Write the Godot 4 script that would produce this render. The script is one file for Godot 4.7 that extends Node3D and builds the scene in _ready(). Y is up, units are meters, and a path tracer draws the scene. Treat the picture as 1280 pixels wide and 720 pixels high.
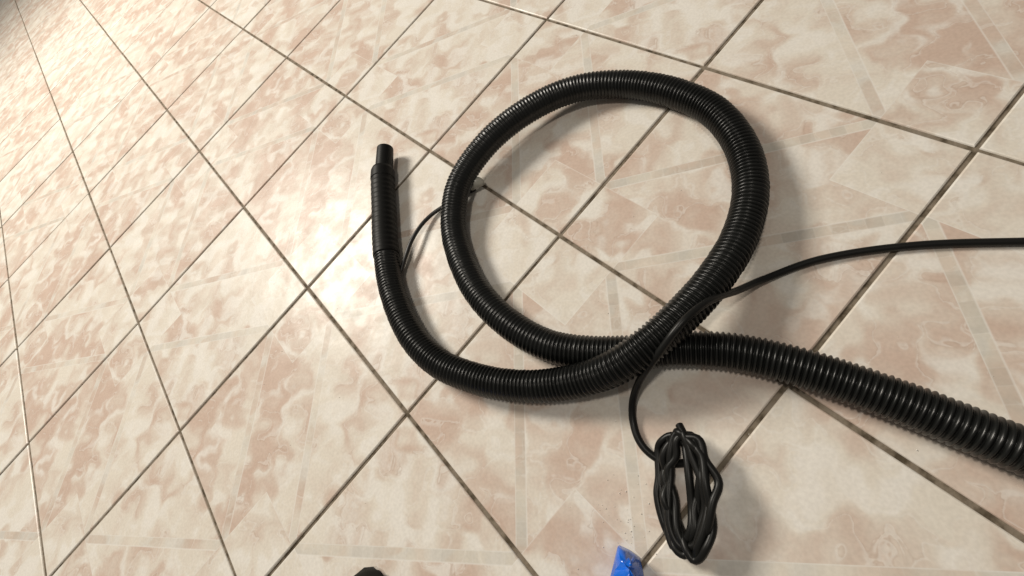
extends Node3D
# A coiled black vacuum hose on a floor of polished marble-look tiles, seen from half a metre above.

const TILE := 0.333            # tile edge, joint included
const JOINT := 0.005          # width of the open joint
const GRID_TURN := 1.469495    # the tile rows' direction
const GRID_U := -3.010458
const GRID_V := -1.411714

var used := {}

# ---------------------------------------------------------------- naming
func numbered(called: String) -> String:
	if not used.has(called):
		used[called] = 0
		return called
	used[called] += 1
	return "%s_%03d" % [called, used[called]]

func obj(called: String, mesh: Mesh, mat: Material, parent: Node = self) -> MeshInstance3D:
	var o := MeshInstance3D.new()
	o.name = numbered(called) if parent == self else called
	o.mesh = mesh
	o.material_override = mat
	parent.add_child(o, true)
	return o

func thing(called: String, label: String, category: String, at := Vector3.ZERO) -> Node3D:
	var o := Node3D.new()
	o.name = numbered(called)
	add_child(o)
	o.position = at
	o.set_meta("label", label)
	o.set_meta("category", category)
	return o

func noise(s: int, freq: float, octaves := 3) -> FastNoiseLite:
	var n := FastNoiseLite.new()
	n.seed = s
	n.noise_type = FastNoiseLite.TYPE_SIMPLEX_SMOOTH
	n.frequency = freq
	n.fractal_octaves = octaves
	return n

func on_floor(i: float, j: float) -> Vector3:    # tile coordinates to metres
	var c := cos(GRID_TURN)
	var n := sin(GRID_TURN)
	var u := (i + GRID_U) * TILE
	var v := (j + GRID_V) * TILE
	return Vector3(c * u - n * v, 0, n * u + c * v)

# ---------------------------------------------------------------- swept tubes
func curve_through(pts: Array, origin := Vector3.ZERO) -> Curve3D:
	var c := Curve3D.new()
	c.bake_interval = 0.002
	for k in pts.size():
		var a: Vector3 = pts[maxi(k - 1, 0)]
		var b: Vector3 = pts[mini(k + 1, pts.size() - 1)]
		var p: Vector3 = pts[k]
		var dir := (b - a).normalized()
		var li := p.distance_to(a) / 3.0
		var lo := p.distance_to(b) / 3.0
		c.add_point(p - origin, -dir * li, dir * lo)
	return c

# sweeps rings of radius radius_at(s) along the curve from s0 to s1, s in metres
func sweep(c: Curve3D, s0: float, s1: float, step: float, segs: int, radius_at: Callable, flat := 1.0) -> ArrayMesh:
	var n := maxi(2, int(ceil((s1 - s0) / step)))
	var verts := PackedVector3Array()
	var norms := PackedVector3Array()
	var idx := PackedInt32Array()
	var t := (c.sample_baked(s0 + 0.003, true) - c.sample_baked(maxf(s0 - 0.003, 0.0), true)).normalized()
	var up := Vector3.UP - t * t.dot(Vector3.UP)
	if up.length() < 0.1:
		up = Vector3.RIGHT - t * t.x
	up = up.normalized()
	for k in n + 1:
		var s := s0 + (s1 - s0) * k / n
		var p := c.sample_baked(s, true)
		t = (c.sample_baked(minf(s + 0.003, c.get_baked_length()), true) - c.sample_baked(maxf(s - 0.003, 0.0), true)).normalized()
		up = (up - t * t.dot(up)).normalized()
		var side := t.cross(up)
		var r: float = radius_at.call(s)
		var e := step * 0.25
		var slope: float = (radius_at.call(s + e) - radius_at.call(s - e)) / (2.0 * e)
		for q in segs:
			var a := TAU * q / segs
			var d := side * cos(a) + up * sin(a) * flat
			verts.append(p + d * r)
			norms.append((d - t * slope).normalized())
	for k in n:
		for q in segs:
			var a := k * segs + q
			var b := k * segs + (q + 1) % segs
			idx.append_array([a, b, a + segs, b, b + segs, a + segs])
	var arr := []
	arr.resize(Mesh.ARRAY_MAX)
	arr[Mesh.ARRAY_VERTEX] = verts
	arr[Mesh.ARRAY_NORMAL] = norms
	arr[Mesh.ARRAY_INDEX] = idx
	var m := ArrayMesh.new()
	m.add_surface_from_arrays(Mesh.PRIMITIVE_TRIANGLES, arr)
	return m

# piecewise-linear profile: pairs (s, r)
func profile(s: float, pairs: Array) -> float:
	for k in range(1, pairs.size()):
		if s <= pairs[k].x:
			var f := clampf((s - pairs[k - 1].x) / maxf(pairs[k].x - pairs[k - 1].x, 1e-6), 0, 1)
			return lerpf(pairs[k - 1].y, pairs[k].y, f)
	return pairs[-1].y

func smooth_mat(col: Color, rough: float, spec := 0.5) -> StandardMaterial3D:
	var m := StandardMaterial3D.new()
	m.albedo_color = col.linear_to_srgb()
	m.roughness = rough
	m.metallic_specular = spec
	return m

# ---------------------------------------------------------------- tiles
func tile_picture(s: int) -> ImageTexture:
	var size := 512
	var cloud := noise(s * 7 + 1, 0.0095, 4)
	cloud.fractal_gain = 0.42
	var blot := noise(s * 7 + 2, 0.0042, 3)
	var vein := noise(s * 7 + 3, 0.006, 5)
	var fine := noise(s * 7 + 4, 0.12, 4)
	var streak := noise(s * 7 + 6, 0.011, 3)
	var warp := noise(s * 7 + 5, 0.012, 2)
	var data := PackedByteArray()
	data.resize(size * size * 3)
	var cream := Vector3(0.70, 0.65, 0.57)
	var pink := Vector3(0.53, 0.385, 0.31)
	var grey := Vector3(0.52, 0.49, 0.42)
	var white := Vector3(0.77, 0.745, 0.70)
	var rng := RandomNumberGenerator.new()
	rng.seed = 900 + s
	var shift := []
	var tone_shift := rng.randf_range(-0.14, 0.16)
	var faint := 0.18 + 0.12 * (s % 3)
	for k in 12:
		shift.append(rng.randf_range(-0.16, 0.16))
	for y in size:
		var v := (y + 0.5) / size
		for x in size:
			var u := (x + 0.5) / size
			# the printed figure: a broad diagonal stripe between two narrow bands, with a marble square at either end
			var cu := minf(u, 1.0 - u)
			var cv := minf(v, 1.0 - v)
			var d1 := absf(u - v)
			var zone := 0
			var offset := 0.0
			var line := 1.0
			if cu < 0.29 and cv < 0.29 and d1 < 0.29:
				zone = 1
				offset = shift[1 if u > 0.5 else 0] - 0.14
				line = minf(0.29 - cu, 0.29 - cv)
			elif absf(d1 - 0.285) < 0.03:
				zone = 2
				line = absf(absf(d1 - 0.285) - 0.03)
			elif d1 < 0.255:
				zone = 3
				offset = 0.08 + shift[5]
				line = 0.255 - d1
			else:
				zone = 4
				offset = 0.04 + shift[6 + (1 if u > v else 0)]
			var wx := warp.get_noise_2d(x, y) * 40.0
			var px := x + wx + zone * 700.0
			var py := y - wx * 0.7
			var c := cloud.get_noise_2d(px, py)
			var b := blot.get_noise_2d(px + 90.0, py)
			var pinkness := smoothstep(-0.42, 0.80, b * 0.95 + c * 0.6 + offset + tone_shift)
			var col := cream.lerp(pink, pinkness * 0.8)
			col = col.lerp(white, smoothstep(-0.05, 0.55, -c + 0.02 - offset * 0.4 - tone_shift) * 0.6)
			var st := streak.get_noise_2d(px * 0.6 + py * 0.75, (py - px) * 0.34)
			col = col.lerp(Vector3(0.47, 0.335, 0.26), smoothstep(0.12, 0.7, st) * 0.30 * smoothstep(-0.35, 0.35, c + b))
			# hair-fine veins, crisp on one side, and a faint speckle
			var vn := vein.get_noise_2d(px * 1.3, py)
			col = col.lerp(Vector3(0.42, 0.31, 0.24), smoothstep(0.03, 0.0, absf(vn)) * 0.34 * smoothstep(-0.1, 0.35, b + c * 0.5))
			col = col.lerp(white, smoothstep(0.0, 0.035, vn) * smoothstep(0.11, 0.035, vn) * 0.34)
			col *= 1.0 + fine.get_noise_2d(x, y) * 0.09
			if zone == 2:
				var along := u + v
				var cell := floorf(along * 14.0)
				var tone := fposmod(sin(cell * 12.9898 + s * 3.1) * 43758.5, 1.0)
				col = col.lerp(grey, faint) * (1.0 - faint * 0.2 + faint * 0.3 * tone + 0.16 * c * faint / 0.3)
				var edge := absf(fposmod(along * 14.0, 1.0) - 0.5)
				col = col.lerp(white, smoothstep(0.44, 0.5, edge) * faint * 0.4)
			if line < 0.006:
				col = col.lerp(white, smoothstep(0.006, 0.0015, line) * 0.5)
			var o := (y * size + x) * 3
			var sc := Color(clampf(col.x, 0, 1), clampf(col.y, 0, 1), clampf(col.z, 0, 1)).linear_to_srgb()
			data[o] = int(sc.r * 255.0)
			data[o + 1] = int(sc.g * 255.0)
			data[o + 2] = int(sc.b * 255.0)
	return ImageTexture.create_from_image(Image.create_from_data(size, size, false, Image.FORMAT_RGB8, data))

func tile_mesh() -> ArrayMesh:
	var st := SurfaceTool.new()
	st.begin(Mesh.PRIMITIVE_TRIANGLES)
	st.set_smooth_group(-1)
	var h := (TILE - JOINT) / 2.0
	var rings := [[h, -0.008], [h, -0.0019], [h - 0.0006, -0.0007], [h - 0.0018, 0.0]]   # outer foot, below the edge, rounded edge, top
	var corner := [Vector2(-1, -1), Vector2(1, -1), Vector2(1, 1), Vector2(-1, 1)]
	var at := func(k: int, q: int) -> Vector3:
		var r: Array = rings[k]
		return Vector3(corner[q % 4].x * r[0], r[1], corner[q % 4].y * r[0])
	var put := func(p: Vector3) -> void:
		st.set_uv(Vector2(p.x / (2 * h) + 0.5, p.z / (2 * h) + 0.5).clamp(Vector2(0.002, 0.002), Vector2(0.998, 0.998)))
		st.add_vertex(p)
	for k in 3:
		for q in 4:
			var a: Vector3 = at.call(k, q)
			var b: Vector3 = at.call(k, q + 1)
			var c: Vector3 = at.call(k + 1, q)
			var d: Vector3 = at.call(k + 1, q + 1)
			for p in [a, b, c, b, d, c]:
				put.call(p)
	for q in [0, 1, 2, 0, 2, 3]:
		put.call(at.call(3, q))
	st.generate_normals()
	return st.commit()

func in_view(p: Vector3, quad: Array, margin: float) -> bool:
	var mid := Vector2.ZERO
	for q in quad:
		mid += q / 4.0
	for k in 4:
		var a: Vector2 = quad[k]
		var b: Vector2 = quad[(k + 1) % 4]
		var n := (b - a).orthogonal().normalized()
		if n.dot(mid - a) < 0:
			n = -n
		if n.dot(Vector2(p.x, p.z) - a) < -margin:
			return false
	return true

func build_floor() -> void:
	var fl := Node3D.new()
	fl.name = "floor"
	add_child(fl)
	fl.set_meta("kind", "structure")
	fl.set_meta("label", "floor of polished pink and cream marble-look tiles with dark joints")
	var bed := PlaneMesh.new()
	bed.size = Vector2(14, 14)
	var grout := smooth_mat(Color(0.225, 0.19, 0.15), 0.95, 0.2)
	var gn := NoiseTexture2D.new()
	gn.noise = noise(77, 0.03, 4)
	gn.seamless = true
	gn.width = 256
	gn.height = 256
	grout.heightmap_enabled = true
	grout.heightmap_texture = gn
	grout.heightmap_scale = 0.1
	var gc := NoiseTexture2D.new()
	gc.noise = noise(78, 0.02, 5)
	gc.seamless = true
	gc.width = 256
	gc.height = 256
	var gr := Gradient.new()
	gr.offsets = PackedFloat32Array([0.15, 0.5, 0.85])
	gr.colors = PackedColorArray([Color(0.62, 0.60, 0.56), Color(0.95, 0.94, 0.92), Color(1.0, 1.0, 1.0)])
	gc.color_ramp = gr
	grout.albedo_texture = gc
	grout.uv1_triplanar = true
	grout.uv1_scale = Vector3.ONE * 8.0
	var g := obj("grout", bed, grout, fl)
	g.position = Vector3(-0.5, -0.0026, -2.0)
	var wave := NoiseTexture2D.new()
	wave.noise = noise(31, 0.008, 4)
	wave.seamless = true
	wave.width = 512
	wave.height = 512
	var smear := NoiseTexture2D.new()
	smear.noise = noise(57, 0.012, 5)
	smear.seamless = true
	smear.width = 512
	smear.height = 512
	var ramp := Gradient.new()
	ramp.offsets = PackedFloat32Array([0.0, 0.45, 0.7, 1.0])
	ramp.colors = PackedColorArray([Color(0.55, 0.55, 0.55), Color(0.66, 0.66, 0.66), Color(0.85, 0.85, 0.85), Color(1, 1, 1)])
	smear.color_ramp = ramp
	var mats := []
	for k in 8:
		var m := StandardMaterial3D.new()
		m.albedo_texture = tile_picture(k)
		m.roughness = 0.46
		m.roughness_texture = smear
		m.roughness_texture_channel = BaseMaterial3D.TEXTURE_CHANNEL_RED
		m.metallic_specular = 0.32
		m.heightmap_enabled = true
		m.heightmap_texture = wave
		m.heightmap_scale = 0.05
		mats.append(m)
	var tm := tile_mesh()
	var rng := RandomNumberGenerator.new()
	rng.seed = 5
	var quad := [Vector2(-1.14, -4.97), Vector2(0.67, -0.128), Vector2(0.131, 0.19), Vector2(-1.04, -0.67)]
	for i in range(-24, 8):
		for j in range(-10, 30):
			var p := on_floor(i + 0.5, j + 0.5)
			var turn := rng.randi_range(0, 3)
			var pick := rng.randi_range(0, 7)
			var dy := rng.randf_range(-0.0003, 0.0)
			var tilt := Vector2(rng.randf_range(-0.0025, 0.0025), rng.randf_range(-0.0025, 0.0025))
			if not in_view(p, quad, 0.45):
				continue
			var t := obj("tile", tm, mats[pick], fl)
			t.position = p + Vector3(rng.randf_range(-0.0005, 0.0005), dy, rng.randf_range(-0.0005, 0.0005))
			t.rotation = Vector3(tilt.x, -GRID_TURN + (turn * 2 + (i + j + 1) % 2) * PI / 2 + rng.randf_range(-0.0012, 0.0012), tilt.y)

# ---------------------------------------------------------------- hose
func build_hose(black: Material, rubber: Material) -> void:
	var pts := [
		Vector3(0.0112, 0.0245, -0.7429), Vector3(-0.0271, 0.0215, -0.6897), Vector3(-0.0617, 0.0205, -0.6302), Vector3(-0.0951, 0.0205, -0.5713), Vector3(-0.1201, 0.0205, -0.5208),
		Vector3(-0.137, 0.0205, -0.4768), Vector3(-0.1499, 0.0205, -0.4193), Vector3(-0.1523, 0.0205, -0.3687), Vector3(-0.1426, 0.0205, -0.3195), Vector3(-0.1229, 0.0205, -0.2785),
		Vector3(-0.0998, 0.0205, -0.2427), Vector3(-0.071, 0.0215, -0.2089), Vector3(-0.0394, 0.0255, -0.181), Vector3(-0.0058, 0.0345, -0.1574), Vector3(0.0241, 0.0465, -0.1419),
		Vector3(0.0567, 0.0545, -0.1338), Vector3(0.0981, 0.0545, -0.1306), Vector3(0.1624, 0.0465, -0.1358), Vector3(0.2285, 0.0345, -0.1539), Vector3(0.2892, 0.0265, -0.189),
		Vector3(0.3359, 0.0225, -0.2419), Vector3(0.3623, 0.0205, -0.3075), Vector3(0.3615, 0.0205, -0.3731), Vector3(0.35, 0.0205, -0.422), Vector3(0.331, 0.0225, -0.461),
		Vector3(0.3016, 0.0265, -0.4974), Vector3(0.2605, 0.0315, -0.5238), Vector3(0.2058, 0.0365, -0.5406), Vector3(0.1544, 0.0385, -0.5467), Vector3(0.111, 0.0365, -0.5456),
		Vector3(0.0728, 0.0325, -0.5391), Vector3(0.0445, 0.0285, -0.5263), Vector3(0.0213, 0.0255, -0.506), Vector3(0.0022, 0.0225, -0.4839), Vector3(-0.0124, 0.0205, -0.4588),
		Vector3(-0.0281, 0.0205, -0.416), Vector3(-0.0384, 0.0205, -0.3691), Vector3(-0.0394, 0.0205, -0.318), Vector3(-0.0305, 0.0205, -0.2653), Vector3(-0.0155, 0.0205, -0.225),
		Vector3(0.0032, 0.0205, -0.1968), Vector3(0.025, 0.0205, -0.1716), Vector3(0.0541, 0.0205, -0.1431), Vector3(0.0872, 0.0205, -0.1144), Vector3(0.1238, 0.0205, -0.0714),
		Vector3(0.1552, 0.0205, -0.0132), Vector3(0.1815, 0.0205, 0.0532), Vector3(0.2021, 0.0205, 0.117), Vector3(0.2258, 0.0205, 0.1868)]
	var root := thing("vacuum_hose", "long black corrugated vacuum hose lying in a loop on the tiles", "hose", Vector3(-0.15, 0, -0.4))
	var c := curve_through(pts, root.position)
	var length := c.get_baked_length()
	var pitch := 0.0054
	var uneven := noise(19, 1.0, 2)
	var ribs := func(s: float) -> float:
		var f := 0.5 + 0.5 * cos(TAU * s / pitch + uneven.get_noise_1d(s * 9.0) * 2.6)
		var deep := profile(s, [Vector2(0.23, 0.0014), Vector2(0.45, 0.0022), Vector2(0.8, 0.0029), Vector2(1.15, 0.0028), Vector2(1.4, 0.0012), Vector2(1.75, 0.0012), Vector2(2.0, 0.0023), Vector2(2.2, 0.0027)])
		return 0.0205 - deep + (deep + 0.0004 * uneven.get_noise_1d(s * 160.0)) * pow(f, 0.7)
	obj("corrugated_tube", sweep(c, 0.225, length, pitch / 8.0, 32, ribs), black, root)
	var wrap := func(s: float) -> float:
		var f := 0.5 + 0.5 * cos(TAU * s / 0.0105)
		var base := profile(s, [Vector2(0.070, 0.0205), Vector2(0.225, 0.0208), Vector2(0.2285, 0.0215), Vector2(0.2345, 0.0213), Vector2(0.2365, 0.0188)])
		return base + (0.0006 * f if s > 0.078 and s < 0.222 else 0.0)
	obj("sleeve", sweep(c, 0.072, 0.2365, 0.001, 36, wrap), rubber, root)
	var ring := func(s: float) -> float:
		return profile(s, [Vector2(0.046, 0.0150), Vector2(0.0475, 0.0192), Vector2(0.053, 0.0211), Vector2(0.071, 0.0216), Vector2(0.0725, 0.0208), Vector2(0.074, 0.0190)])
	obj("collar", sweep(c, 0.0458, 0.0742, 0.0006, 36, ring), rubber, root)
	var nose := func(s: float) -> float:
		return profile(s, [Vector2(0.0, 0.0136), Vector2(0.0012, 0.0150), Vector2(0.05, 0.0162)])
	var cn := Curve3D.new()      # the nozzle sits off the collar's middle
	cn.bake_interval = 0.002
	for k in 5:
		cn.add_point(c.sample_baked(k * 0.015, true) + Vector3(0.002, 0.0, 0.002))
	var nz := obj("nozzle", sweep(cn, 0.0, 0.05, 0.0012, 36, nose), rubber, root)
	var bore := sweep(cn, 0.0, 0.044, 0.004, 36, func(s: float) -> float: return 0.0136)
	var flip := bore.surface_get_arrays(0)
	var fi: PackedInt32Array = flip[Mesh.ARRAY_INDEX]
	fi.reverse()
	flip[Mesh.ARRAY_INDEX] = fi
	var nn: PackedVector3Array = flip[Mesh.ARRAY_NORMAL]
	for k in nn.size():
		nn[k] = -nn[k]
	flip[Mesh.ARRAY_NORMAL] = nn
	var bm := ArrayMesh.new()
	bm.add_surface_from_arrays(Mesh.PRIMITIVE_TRIANGLES, flip)
	obj("bore", bm, smooth_mat(Color(0.006, 0.006, 0.006), 0.8), nz)

# ---------------------------------------------------------------- cords
func build_wire(black: Material) -> void:
	var pts := [Vector3(-0.1204, 0.01, -0.4915), Vector3(-0.1069, 0.012, -0.5044), Vector3(-0.0842, 0.014, -0.5202), Vector3(-0.062, 0.014, -0.5345), Vector3(-0.0338, 0.01, -0.548),
		Vector3(-0.0094, 0.006, -0.5525), Vector3(0.0115, 0.004, -0.5496), Vector3(0.0342, 0.003, -0.543), Vector3(0.0547, 0.003, -0.5355), Vector3(0.0712, 0.004, -0.5271)]
	var root := thing("thin_cable", "thin black cable running from the hose sleeve under the loop", "cable", Vector3(-0.12, 0, -0.49))
	var c := curve_through(pts, root.position)
	obj("wire", sweep(c, 0.0, c.get_baked_length(), 0.004, 12, func(_s: float) -> float: return 0.0034), black, root)
	# the pale end that peeps out inside the loop
	var e := curve_through([Vector3(0.066, 0.006, -0.532), Vector3(0.0725, 0.012, -0.5285), Vector3(0.0805, 0.016, -0.5225), Vector3(0.0865, 0.009, -0.5162)], root.position)
	var pale := smooth_mat(Color(0.42, 0.41, 0.36), 0.3)
	var le := e.get_baked_length()
	obj("pale_end", sweep(e, 0.0, le, 0.0008, 16, func(s: float) -> float:
		var f := clampf(s / le, 0, 1)
		return 0.0008 + 0.0082 * pow(sin(PI * clampf(f * 0.94 + 0.04, 0, 1)), 0.6)), pale, root)

func build_cord(black: Material) -> void:
	var root := thing("power_cord", "thick black power cord hanging over the hose and curling on the tiles", "cord", Vector3(-0.02, 0, -0.06))
	var c := curve_through([Vector3(0.46, 0.0045, 0.12), Vector3(0.40, 0.0045, 0.05), Vector3(0.335, 0.0045, -0.025), Vector3(0.27, 0.0045, -0.08), Vector3(0.212, 0.009, -0.107), Vector3(0.176, 0.030, -0.114), Vector3(0.153, 0.054, -0.1165), Vector3(0.1301, 0.072, -0.1182), Vector3(0.1047, 0.082, -0.1177), Vector3(0.0854, 0.08, -0.1169), Vector3(0.0714, 0.073, -0.1162), Vector3(0.0562, 0.062, -0.1165), Vector3(0.0419, 0.048, -0.1173), Vector3(0.0263, 0.03, -0.1171), Vector3(0.0083, 0.012, -0.1117), Vector3(-0.007, 0.004, -0.0984), Vector3(-0.0179, 0.004, -0.0781), Vector3(-0.0186, 0.004, -0.0587), Vector3(-0.0101, 0.006, -0.0406), Vector3(0.005, 0.012, -0.0283)], root.position)
	obj("lead", sweep(c, 0.0, c.get_baked_length(), 0.003, 16, func(_s: float) -> float: return 0.0042), black, root)
	var rng := RandomNumberGenerator.new()
	rng.seed = 12
	# the rest of the cord, wound into a tight long bunch
	var pts := []
	var mid := Vector3(-0.0185, 0.018, -0.0145)
	var ax := Vector3(0.705, 0.05, -0.71).normalized()
	var bx := Vector3(0.62, 0.45, 0.62).normalized()
	for k in 98:
		var a := TAU * k / 14.0
		var turn := k / 14.0
		var off := Vector3(rng.randf_range(-0.005, 0.005), rng.randf_range(-0.003, 0.003), rng.randf_range(-0.005, 0.005))
		var p: Vector3 = mid + off + ax * cos(a) * (0.056 - 0.002 * fmod(turn * 2.7, 3.0)) + bx * (sin(a) * (0.018 + 0.004 * fmod(turn * 1.9, 2.0))) + Vector3(0.45, 0.62, 0.45) * (0.011 * sin(turn * 2.3))
		p.y = maxf(p.y, 0.0045)
		pts.append(p)
	var coil := curve_through(pts, root.position)
	obj("coil", sweep(coil, 0.0, coil.get_baked_length(), 0.003, 14, func(_s: float) -> float: return 0.0041), black, root)

# ---------------------------------------------------------------- bag and shoe
func build_bag() -> void:
	var rim := [Vector3(-0.1085, 0.012, -0.0196), Vector3(-0.1032, 0.012, -0.0102), Vector3(-0.0999, 0.01, 0.0005), Vector3(-0.1048, 0.008, 0.0092), Vector3(-0.1135, 0.006, 0.0225), Vector3(-0.1276, 0.004, 0.0448), Vector3(-0.1555, 0.004, 0.0446), Vector3(-0.1803, 0.004, 0.0199), Vector3(-0.1513, 0.006, 0.0034), Vector3(-0.1313, 0.008, -0.007)]
	var at := Vector3(-0.115, 0.0, 0.0)
	var rng := RandomNumberGenerator.new()
	rng.seed = 21
	# rings of the crumpled film from its edge on the tiles up to the ridge
	var rings := []
	var mid := Vector3(-0.108, 0.02, 0.0)
	for level in 5:
		var f: float = [1.0, 1.0, 0.8, 0.52, 0.22][level]
		var h: float = [-1.0, 0.0, 0.009, 0.019, 0.022][level]
		var ring := []
		for k in 20:
			var p: Vector3 = rim[(k / 2) % 10]
			if k % 2 == 1:
				p = (p + rim[(k / 2 + 1) % 10]) * 0.5
			var q := mid.lerp(p, f)
			if level == 0:
				q = Vector3(p.x, 0.0008, p.z)
			else:
				q.y = lerpf(p.y, 0.012, 1.0 - f) + h + (rng.randf_range(-0.0035, 0.0045) if level > 1 else 0.0)
				if level > 1:
					q += Vector3(rng.randf_range(-0.003, 0.003), 0, rng.randf_range(-0.003, 0.003))
			ring.append(q - at)
		rings.append(ring)
	var st := SurfaceTool.new()
	st.begin(Mesh.PRIMITIVE_TRIANGLES)
	st.set_smooth_group(0)
	for level in 4:
		for k in 20:
			var a: Vector3 = rings[level][k]
			var b: Vector3 = rings[level][(k + 1) % 20]
			var c: Vector3 = rings[level + 1][k]
			var d: Vector3 = rings[level + 1][(k + 1) % 20]
			for p in ([a, b, c, b, d, c] if k % 3 else [a, b, d, a, d, c]):
				st.add_vertex(p)
	for k in 20:
		for p in [rings[4][k], rings[4][(k + 1) % 20], mid + Vector3(0, 0.018, 0) - at]:
			st.add_vertex(p)
	st.generate_normals()
	var m := smooth_mat(Color(0.008, 0.135, 0.66), 0.2, 0.55)
	var wr := NoiseTexture2D.new()
	wr.noise = noise(66, 0.012, 3)
	wr.seamless = true
	wr.width = 256
	wr.height = 256
	m.heightmap_enabled = true
	m.heightmap_texture = wr
	m.heightmap_scale = 0.06
	m.uv1_triplanar = true
	m.uv1_scale = Vector3.ONE * 14.0
	var o := obj("plastic_bag", st.commit(), m)
	o.position = at
	o.set_meta("label", "crumpled pointed piece of a bright blue plastic bag on the tiles")
	o.set_meta("category", "bag")

func build_crumbs() -> void:
	var st := SurfaceTool.new()
	st.begin(Mesh.PRIMITIVE_TRIANGLES)
	st.set_smooth_group(-1)
	var rng := RandomNumberGenerator.new()
	rng.seed = 77
	for k in 120:
		var p := Vector3(-0.085 + rng.randfn(0.0, 0.022), 0.0, -0.035 + rng.randfn(0.0, 0.022))
		if k > 45:
			p = Vector3(rng.randf_range(-0.45, 0.4), 0.0, rng.randf_range(-0.85, 0.1))
		var r := rng.randf_range(0.0003, 0.0008)
		var v := []
		for q in 3:
			var a := TAU * q / 3.0 + rng.randf_range(-0.6, 0.6)
			v.append(p + Vector3(cos(a) * r * 1.4, 0.0001, sin(a) * r))
		var top := p + Vector3(0, r * 1.2, 0)
		for q in 3:
			for w in [v[(q + 1) % 3], top, v[q]]:
				st.add_vertex(w)
	st.generate_normals()
	var o := obj("crumbs", st.commit(), smooth_mat(Color(0.85, 0.83, 0.78), 0.4))
	o.set_meta("label", "tiny specks of grit strewn over the tiles")
	o.set_meta("category", "crumbs")
	o.set_meta("kind", "stuff")

func build_shoe() -> void:
	var s := SphereMesh.new()
	s.radius = 1.0
	s.height = 2.0
	s.radial_segments = 48
	s.rings = 24
	var arr := s.get_mesh_arrays()
	var v: PackedVector3Array = arr[Mesh.ARRAY_VERTEX]
	var n := noise(8, 2.4, 4)
	for k in v.size():
		var p := v[k]
		var w := 1.0 + 0.05 * n.get_noise_3d(p.x * 9.0, p.y * 9.0, p.z * 9.0)
		var y := p.y
		if y < 0:
			y *= 0.35
		v[k] = Vector3(p.x * 0.042 * w, y * 0.034 * w + 0.012, p.z * 0.075 * w)
	var st := SurfaceTool.new()
	arr[Mesh.ARRAY_VERTEX] = v
	var am := ArrayMesh.new()
	am.add_surface_from_arrays(Mesh.PRIMITIVE_TRIANGLES, arr)
	st.create_from(am, 0)
	st.generate_normals()
	var m := smooth_mat(Color(0.016, 0.015, 0.012), 0.95, 0.2)
	m.rim_enabled = true
	m.rim = 0.4
	var o := obj("slipper_toe", st.commit(), m)
	o.position = Vector3(-0.418, -0.004, -0.134)
	o.rotation.y = deg_to_rad(-45)
	o.set_meta("label", "rounded black fabric slipper toe poking onto the pale tiles")
	o.set_meta("category", "slipper")

# ---------------------------------------------------------------- scene
func _ready() -> void:
	var cam := Camera3D.new()
	cam.name = "camera"
	add_child(cam)
	cam.fov = 65.6
	cam.near = 0.02
	cam.far = 60.0
	cam.transform = Transform3D(Basis(Vector3(0.714197, -0.372554, 0.592559), Vector3(0.699945, 0.38014, -0.604624), Vector3(0.0, 0.846579, 0.532262)), Vector3(0, 0.543033, 0))
	cam.current = true

	var env := Environment.new()
	env.background_mode = Environment.BG_COLOR
	env.background_color = Color(0.93, 0.90, 0.86)
	env.background_energy_multiplier = 0.2
	env.tonemap_mode = Environment.TONE_MAPPER_LINEAR
	env.tonemap_exposure = 1.0
	env.sdfgi_enabled = true
	env.ssao_enabled = true
	env.ssil_enabled = true
	var we := WorldEnvironment.new()
	we.name = "environment"
	we.environment = env
	add_child(we)

	var lamp := AreaLight3D.new()
	lamp.name = "window_light"
	add_child(lamp)
	lamp.area_size = Vector2(1.15, 1.0)
	lamp.light_color = Color(1.0, 0.97, 0.92)
	lamp.light_energy = 17.0
	lamp.area_range = 12.0
	lamp.shadow_enabled = true
	lamp.look_at_from_position(Vector3(-0.9, 2.6, -3.35), Vector3(0.15, 0.0, -0.45))

	var ceiling := AreaLight3D.new()
	ceiling.name = "ceiling_light"
	add_child(ceiling)
	ceiling.area_size = Vector2(0.2, 0.2)
	ceiling.light_color = Color(1.0, 0.965, 0.915)
	ceiling.light_energy = 1.25
	ceiling.area_range = 12.0
	ceiling.shadow_enabled = true
	ceiling.position = Vector3(0.02, 2.4, -0.05)
	ceiling.rotation_degrees = Vector3(-90, 0, 0)

	build_floor()
	var black := smooth_mat(Color(0.006, 0.0065, 0.006), 0.3, 0.45)
	var rubber := smooth_mat(Color(0.006, 0.006, 0.0055), 0.48, 0.28)
	build_hose(black, rubber)
	build_wire(smooth_mat(Color(0.012, 0.011, 0.010), 0.45))
	build_cord(smooth_mat(Color(0.007, 0.007, 0.0065), 0.38, 0.35))
	build_bag()
	build_shoe()
	build_crumbs()
